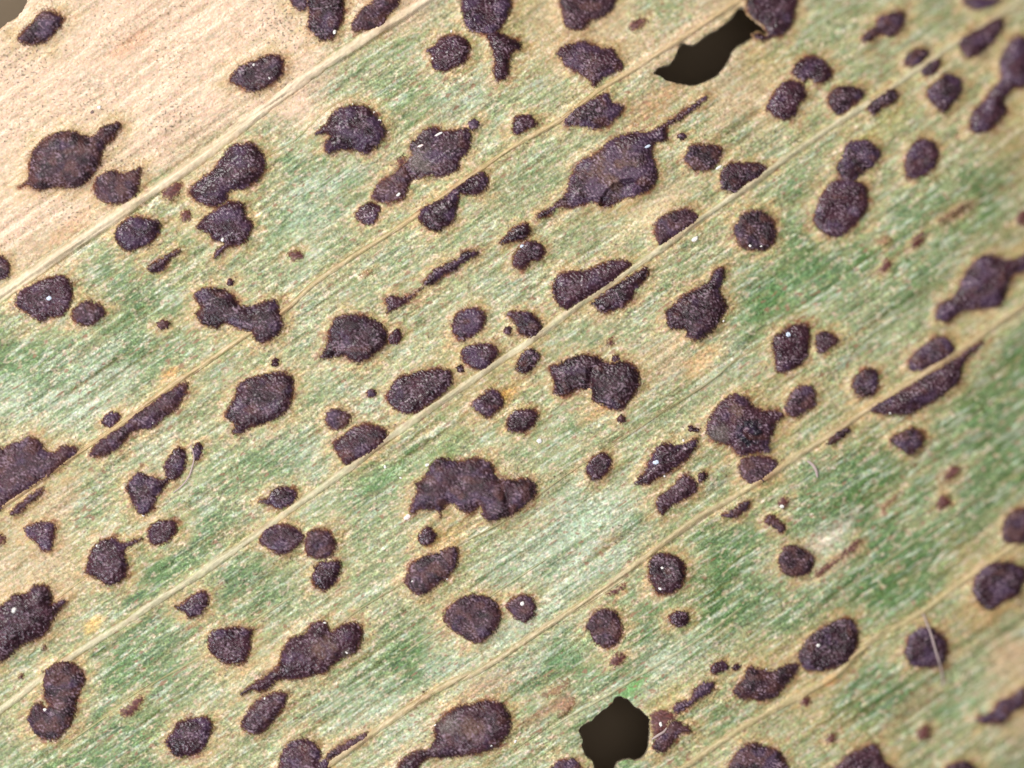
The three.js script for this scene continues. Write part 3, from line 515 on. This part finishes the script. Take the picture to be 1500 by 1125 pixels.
// ---------------------------------------------------------------- fungal spots: low rough domes
const crusts = [0.3, 0.38, 0.5].map((r) => new THREE.MeshPhysicalMaterial({ name: 'fungal crust', vertexColors: true, roughness: r, specularIntensity: 0.5 }));
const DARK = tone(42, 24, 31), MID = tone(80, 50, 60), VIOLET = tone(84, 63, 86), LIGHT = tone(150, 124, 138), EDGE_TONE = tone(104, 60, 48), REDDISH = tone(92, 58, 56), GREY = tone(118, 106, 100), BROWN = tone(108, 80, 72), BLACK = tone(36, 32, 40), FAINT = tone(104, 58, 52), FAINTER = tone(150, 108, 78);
const cleftDistance = ({ cleft: [ax, ay, bx, by] }, x, y) => { const t = clamp(((x - ax) * (bx - ax) + (y - ay) * (by - ay)) / ((bx - ax) ** 2 + (by - ay) ** 2)); return Math.hypot(x - lerp(ax, bx, t), y - lerp(ay, by, t)) + 2 * noise(x / 6, y / 6); };
function spotHeight(s, d, x, y) {
  const H = s.faint ? 0.5 : 1.4 + (0.055 + 0.035 * s.own[1]) * Math.min(s.size, 110), reach = s.faint ? 5 : Math.min(24, 3 + s.size * 0.2);
  let h = H * (1 - (1 - clamp(d / reach)) ** 2.2);
  if (!s.faint) { const r = smooth(0, 5, d); h += r * (0.75 * noise(x / 4.4 + s.seed, y / 3.4) + 0.65 * noise(x / 2.5, y / 2.3 + s.seed) + (0.5 + 1.1 * s.own[1]) * noise(x / 24, y / 20 + s.seed)); }
  if (s.cleft) h -= 4.5 * Math.exp(-((cleftDistance(s, x, y) / 4.5) ** 2));
  if (s.black) { const r = Math.hypot(x - s.black[0], y - s.black[1]) / s.black[2]; h += smooth(1.1, 0.3, r) * (2 + 3.5 * noise(x / 7 + 3, y / 7)); }
  return h;
}
const under = (x, y) => { const tx = clamp(Math.round((x - X0) / XW * TW), 0, TW - 1), ty = clamp(Math.round((y - Y0) / YH * TH), 0, TH - 1), o = (ty * TW + tx) * 4; return [0, 1, 2].map((i) => lin(colorData[o + i])); };   // the tissue showing through a thin margin
SPOTS.forEach((s, n) => {
  const own = rng(n * 31 + 5); s.seed = n * 13.7; s.own = [own(), own(), own(), own()];
  const step = s.small || s.faint ? 1 : 1.25, x0 = Math.floor(s.box[0] - 5), y0 = Math.floor(s.box[1] - 5), nx = Math.ceil((s.box[2] - x0 + 5) / step), ny = Math.ceil((s.box[3] - y0 + 5) / step);
  const value = new Float32Array((nx + 1) * (ny + 1)), rag = s.faint ? 1.5 : 1;
  for (let j = 0; j <= ny; j++) for (let i = 0; i <= nx; i++) {
    const x = x0 + i * step, y = y0 + j * step, edge = i === 0 || j === 0 || i === nx || j === ny;
    value[j * (nx + 1) + i] = edge ? -1 : Math.min(outlineDistance(s.outline, x, y) + 1.8 + rag * (1.6 * noise(x / 7 + s.seed, y / 7) + 2.3 * noise(x / 2.9, y / 2.9 + s.seed)), leafDistance(x, y) + 8);
  }
  const { V, I } = cutSheet(x0, y0, nx, ny, step, value), pos = [], col = [];
  const at = (x, y) => { const gx = clamp((x - x0) / step, 0, nx - 0.001), gy = clamp((y - y0) / step, 0, ny - 0.001), i = gx | 0, j = gy | 0, fx = gx - i, fy = gy - j, k = j * (nx + 1) + i; return (value[k] * (1 - fx) + value[k + 1] * fx) * (1 - fy) + (value[k + nx + 1] * (1 - fx) + value[k + nx + 2] * fx) * fy; };
  for (let k = 0; k < V.length; k += 2) {
    const x = V[k], y = V[k + 1], d = Math.max(0, at(x, y));
    pos.push(...W(x, y, bladeHeight(x, y) - 0.35 + spotHeight(s, d, x, y) + 0.5 * smooth(0, 1.5, d)));
    const q = [0, 1, 2].map((i) => lerp(DARK[i], MID[i], clamp(0.15 + 0.6 * s.own[2] + 0.6 * noise(x / 22 + s.seed, y / 18) + 0.3 * noise(x / 8, y / 8))));
    const mix = (to, t) => { t = clamp(t); for (let i = 0; i < 3; i++) q[i] += (to[i] - q[i]) * t; };
    if (s.faint) {
      mix(s.faint === 2 ? FAINTER : FAINT, 0.8 + 0.3 * noise(x / 5, y / 5));
      mix(under(x, y), smooth(6, 0, d + 4 * noise(x / 5 + 60, y / 5)) * 0.75 + (s.faint - 1) * 0.25);
    }
    if (s.brown) mix(BROWN, smooth(1.15, 0.3, Math.hypot(x - s.brown[0], y - s.brown[1]) / s.brown[2] + 0.3 * noise(x / 9, y / 9)));
    if (s.grey) mix(GREY, 0.6 * smooth(1.1, 0.4, Math.hypot(x - s.grey[0], y - s.grey[1]) / s.grey[2] + 0.35 * noise(x / 8, y / 8 + 5)));
    if (s.black) mix(BLACK, smooth(1.1, 0.6, Math.hypot(x - s.black[0], y - s.black[1]) / s.black[2] + 0.3 * noise(x / 7, y / 7 + 5)));
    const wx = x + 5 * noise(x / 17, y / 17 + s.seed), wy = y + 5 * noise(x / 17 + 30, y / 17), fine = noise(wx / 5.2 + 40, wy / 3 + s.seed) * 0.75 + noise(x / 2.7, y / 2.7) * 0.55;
    if (!s.faint) mix(VIOLET, 0.8 * smooth(0, 0.8, s.own[3] * 0.7 - 0.3 + noise(x / 26 + 70, y / 22 + s.seed) + 0.3 * noise(x / 6, y / 6)));
    if (!s.faint) mix(REDDISH, 0.75 * smooth(0.25, 0.8, 0.9 * s.own[0] - 0.4 + noise(x / 19 + 170, y / 17 + s.seed)));
    const dim = Math.exp(0.7 * fine); for (let i = 0; i < 3; i++) q[i] *= dim;
    mix(LIGHT, (s.faint ? 0.3 : 0.9) * smooth(0.18, 0.9, fine + 0.5 * noise(x / 18, y / 18 + s.seed)));  // pale crust grain; its broader patches put soft dome highlights into the colour
    mix(EDGE_TONE, clamp(0.55 + 0.7 * noise(x / 24 + s.seed, y / 24)) * smooth(6.5 * clamp(s.size / 40, 0.35, 1), 0.3, d + 2.4 * noise(x / 4, y / 4 + 3)));
    const thin = clamp(s.size / 40, 0.3, 1); mix(under(x, y), 0.9 * smooth(3.4 * thin, 0.2, d + 1.8 * thin * noise(x / 2.6, y / 2.6 + 30)));
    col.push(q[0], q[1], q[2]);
  }
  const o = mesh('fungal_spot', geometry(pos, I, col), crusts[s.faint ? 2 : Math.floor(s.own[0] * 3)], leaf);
  if (s.label) o.userData.label = s.label; else if (s.faint) o.userData.label = 'faint reddish brown fungal spot';
});

// ---------------------------------------------------------------- fibres and crumbs lying on the leaf
const topAt = (x, y) => {                                                // height of whatever crust or blade lies at this place
  let h = bladeHeight(x, y);
  for (const s of SPOTS) if (x > s.box[0] && x < s.box[2] && y > s.box[1] && y < s.box[3]) { const d = outlineDistance(s.outline, x, y); if (d > 0) h = Math.max(h, bladeHeight(x, y) + spotHeight(s, d, x, y)); }
  return h;
};
const fibreMaterial = new THREE.MeshPhysicalMaterial({ name: 'pale fibre', color: new THREE.Color().setRGB(0.46, 0.35, 0.33), roughness: 0.6, transmission: 0.4, thickness: 0 });
function fibre(pts, r, label, flat = 0.6) {
  const [ax, ay] = pts[0], o = new THREE.Group(); o.name = numbered('fibre'); o.position.set(...W(ax, ay, topAt(ax, ay))); scene.add(o);
  const curve = new THREE.CatmullRomCurve3(pts.map(([x, y], i) => new THREE.Vector3(x, y, topAt(x, y) + r * 0.9 + Math.sin(i / (pts.length - 1) * Math.PI) * 1.5)));
  const N = 60, M = 9, c = curve.getSpacedPoints(N), pos = [], idx = [], base = W(ax, ay, topAt(ax, ay));
  for (let k = 0; k <= N; k++) {
    const a = c[Math.max(0, k - 1)], b = c[Math.min(N, k + 1)], l = Math.hypot(b.x - a.x, b.y - a.y) || 1, nx = -(b.y - a.y) / l, ny = (b.x - a.x) / l, rr = r * (0.35 + 0.65 * Math.sin(Math.PI * (0.06 + 0.88 * k / N)) ** 0.6) * (1 + 0.12 * noise(k / 6, ax));
    for (let m = 0; m < M; m++) { const t = m / M * 6.2832, p = W(c[k].x + nx * Math.cos(t) * rr, c[k].y + ny * Math.cos(t) * rr, c[k].z + Math.sin(t) * rr * flat); pos.push(p[0] - base[0], p[1] - base[1], p[2] - base[2]); }
    if (k) for (let m = 0; m < M; m++) { const i = (k - 1) * M + m, j = (k - 1) * M + (m + 1) % M; idx.push(i, i + M, j, j, i + M, j + M); }
  }
  for (const k of [0, N]) { const q = pos.length / 3, p = W(c[k].x, c[k].y, c[k].z); pos.push(p[0] - base[0], p[1] - base[1], p[2] - base[2]); for (let m = 0; m < M; m++) idx.push(...(k ? [k * M + m, q, k * M + (m + 1) % M] : [m, (m + 1) % M, q])); }
  mesh('strand', geometry(pos, idx), fibreMaterial, o);
  return thing(o, label, 'fibre');
}
T(0, 2); fibre([[1045, 385], [1062, 420], [1066, 460], [1055, 505], [1038, 555], [1000, 605], [950, 645]].map(px), 1.2, 'curved pale pink fibre beside the small spot right of the heart-shaped spot');
T(3, 3); fibre([[950, 270], [975, 335], [1000, 405], [1022, 480], [1045, 550], [1062, 610], [1068, 680]].map(px), 1.6, 'straight pale fibre lying across a rounded dark spot near the lower right vein');
T(3, 2); fibre([[312, 470], [338, 488], [360, 522], [368, 560]].map(px), 2.2, 'short pale sliver lying on green tissue below the straw vein', 0.4);
T(2, 3); fibre([[806, 968], [840, 945], [872, 925], [888, 905]].map(px), 1.9, 'pale splinter across the broken spot beside the round hole');

const crumbWhite = new THREE.MeshPhysicalMaterial({ name: 'white crumb', color: new THREE.Color().setRGB(0.56, 0.53, 0.5), roughness: 0.4 });
const crumbPink = new THREE.MeshPhysicalMaterial({ name: 'pinkish crumb', color: new THREE.Color().setRGB(0.62, 0.5, 0.47), roughness: 0.45 });
const crumbBlue = new THREE.MeshPhysicalMaterial({ name: 'bluish crumb', color: new THREE.Color().setRGB(0.42, 0.47, 0.56), roughness: 0.35 });
function crumbShape(seed) {
  const g = new THREE.IcosahedronGeometry(1, 3), p = g.attributes.position, r = rng(seed), a = r() * 50;
  for (let i = 0; i < p.count; i++) { const x = p.getX(i), y = p.getY(i), z = p.getZ(i), k = 1 + 0.3 * noise(x * 1.4 + a, y * 1.4 + z * 0.9) + 0.14 * noise(x * 3.4 + a, z * 3.4 - y); p.setXYZ(i, x * k, y * k * 0.8, z * k); }
  g.computeVertexNormals(); return g;
}
const crumbShapes = [1, 2, 3, 4].map(crumbShape);
let crumbs = 0;
function crumb(x, y, a, b, turn, m, label, group) {
  const o = new THREE.Mesh(crumbShapes[crumbs++ % 4], m); o.name = numbered('crumb'); o.castShadow = o.receiveShadow = true;
  o.position.set(...W(x, y, topAt(x, y) + Math.min(a, b) * 0.2)); o.scale.set(a * 0.72 * S, Math.min(a, b) * 0.5 * S, b * 0.72 * S); o.rotation.y = turn; scene.add(o);
  thing(o, label, 'crumb', group);
  if (group) { const r = rng(x * 3 + y), k = 0.55 + 0.6 * r(); o.scale.set(o.scale.x * k * (1 + 0.5 * r()), o.scale.y * k, o.scale.z * k); }
}
crumb(790, 646, 5.2, 5, 0.2, crumbWhite, 'round white crumb on open green tissue above the thin dark veinlet');
crumb(1018, 350, 7.5, 4, 0.6, crumbWhite, 'oblong white crumb below the straw vein, between two rounded spots');
crumb(597, 757, 8, 4.4, 0.6, crumbPink, 'pinkish white flake at the lower left tip of the largest spot');
crumb(626, 681, 4, 3.4, 0, crumbWhite, 'white crumb at the upper left edge of the largest spot');
crumb(1146, 742, 4, 3.6, 0, crumbWhite, 'white crumb on a faint brown spot below the straw vein');
crumb(145, 157, 4.2, 3.4, 0.4, crumbWhite, 'white crumb on the dry tan tissue above the broad tailed spot');
crumb(135, 164, 4, 3.4, 0.7, new THREE.MeshStandardMaterial({ name: 'brown crumb', color: new THREE.Color().setRGB(0.14, 0.09, 0.08), roughness: 0.7 }), 'brown crumb on the dry tan tissue above the broad tailed spot');
crumb(22, 893, 5.6, 4, 1, crumbWhite, 'white crumb on the big spot cut off by the left side of the picture');
crumb(65, 1040, 5, 3.4, 0.4, crumbWhite, 'white crumb in the notch of the bean-shaped spot');
crumb(765, 884, 4.6, 3.8, 0.8, crumbWhite, 'white crumb on top of the small round spot beside the largest round one');
crumb(961, 677, 6.5, 4, 0.2, crumbBlue, 'bluish white crumb on the ragged spot left of the black pitted lump');
crumb(1155, 490, 4.4, 5, 0.3, crumbBlue, 'bluish white crumb on the spot beside a small triangular spot');
crumb(947, 215, 8, 3, 0.35, crumbBlue, 'bluish flake on the upper part of the long pitted spot');
crumb(765, 361, 4.6, 3.6, 0.4, crumbBlue, 'pale blue crumb on the upper left edge of a small spot');
crumb(73, 437, 5.4, 4, 0.4, crumbBlue, 'bluish white crumb on the spot under the broad cream vein');
crumb(327, 351, 4.6, 3.6, 0.5, crumbWhite, 'white crumb at the lower edge of the ragged double spot right of the broad vein');
crumb(1199, 946, 4, 3.6, 0.3, crumbWhite, 'white crumb on the oval spot above the lower right vein');
crumb(490, 47, 3.6, 4.8, 0, crumbWhite, 'white crumb on the upper spot touching the broad cream vein');
crumb(584, 285, 5, 2.6, 0.7, crumbWhite, 'white dash on the oval spot below the grey-middled spot');
crumb(642, 197, 9, 2.4, 0.5, crumbWhite, 'thin white flake along the top of the grey-middled spot');
crumb(616, 214, 6, 2.6, 0.4, crumbPink, 'pinkish flake on the left shoulder of the grey-middled spot');
crumb(1053, 245, 7, 2.4, 0.6, crumbWhite, 'white sliver between two neighbouring spots right of the long pitted spot');
crumb(968, 1061, 3, 4.6, 0.2, crumbWhite, 'white grain on the broken spot beside the round hole');
for (const [x, y, r] of [[517, 153, 3], [548, 166, 3.6], [556, 177, 3.4], [661, 45, 3.6], [634, 86, 2.8], [372, 96, 2.6], [224, 619, 2.6], [564, 684, 3], [755, 1086, 3], [638, 1062, 3], [719, 1091, 3.2], [475, 913, 3], [508, 955, 3.4], [388, 1023, 3.2], [143, 800, 3.4], [1305, 605, 3.2], [1123, 981, 3], [970, 832, 2.8], [967, 862, 3], [1099, 360, 2.6], [1115, 360, 2.4], [1060, 470, 2.4], [210, 755, 3], [1001, 645, 3], [973, 697, 3.4], [683, 934, 2.8], [604, 851, 2.8], [655, 847, 2.4], [395, 115, 2.6], [587, 700, 2]])
  crumb(x, y, r, r * 0.85, x, crumbWhite, 'minute white grain stuck to the edge or top of a dark spot', 'minute white grains on the dark spots');

// ---------------------------------------------------------------- the surface far below the leaf
{
  const w = 128, data = new Uint8Array(w * w * 4), t = tone(132, 114, 92);
  for (let i = 0; i < w * w; i++) { const x = i % w, y = i / w | 0, k = 1 + 0.12 * noise(x / 9, y / 9) + 0.08 * noise(x / 2.5, y / 2.5); for (let q = 0; q < 3; q++) data[i * 4 + q] = enc[clamp(t[q] * k) * 4096 | 0]; data[i * 4 + 3] = 255; }
  const tex = texture(data, w, w, true); tex.wrapS = tex.wrapT = THREE.RepeatWrapping; tex.repeat.set(12, 12);
  const o = new THREE.Mesh(new THREE.BoxGeometry(0.16, 0.004, 0.16, 1, 1, 1), new THREE.MeshStandardMaterial({ name: 'dark stage', map: tex, roughness: 0.85 }));
  o.name = 'ground'; o.position.y = -0.0057; o.userData.kind = 'structure'; o.userData.label = 'plain dark grey-brown surface under the leaf'; o.castShadow = o.receiveShadow = true; scene.add(o);
}
renderer.render(scene, camera);
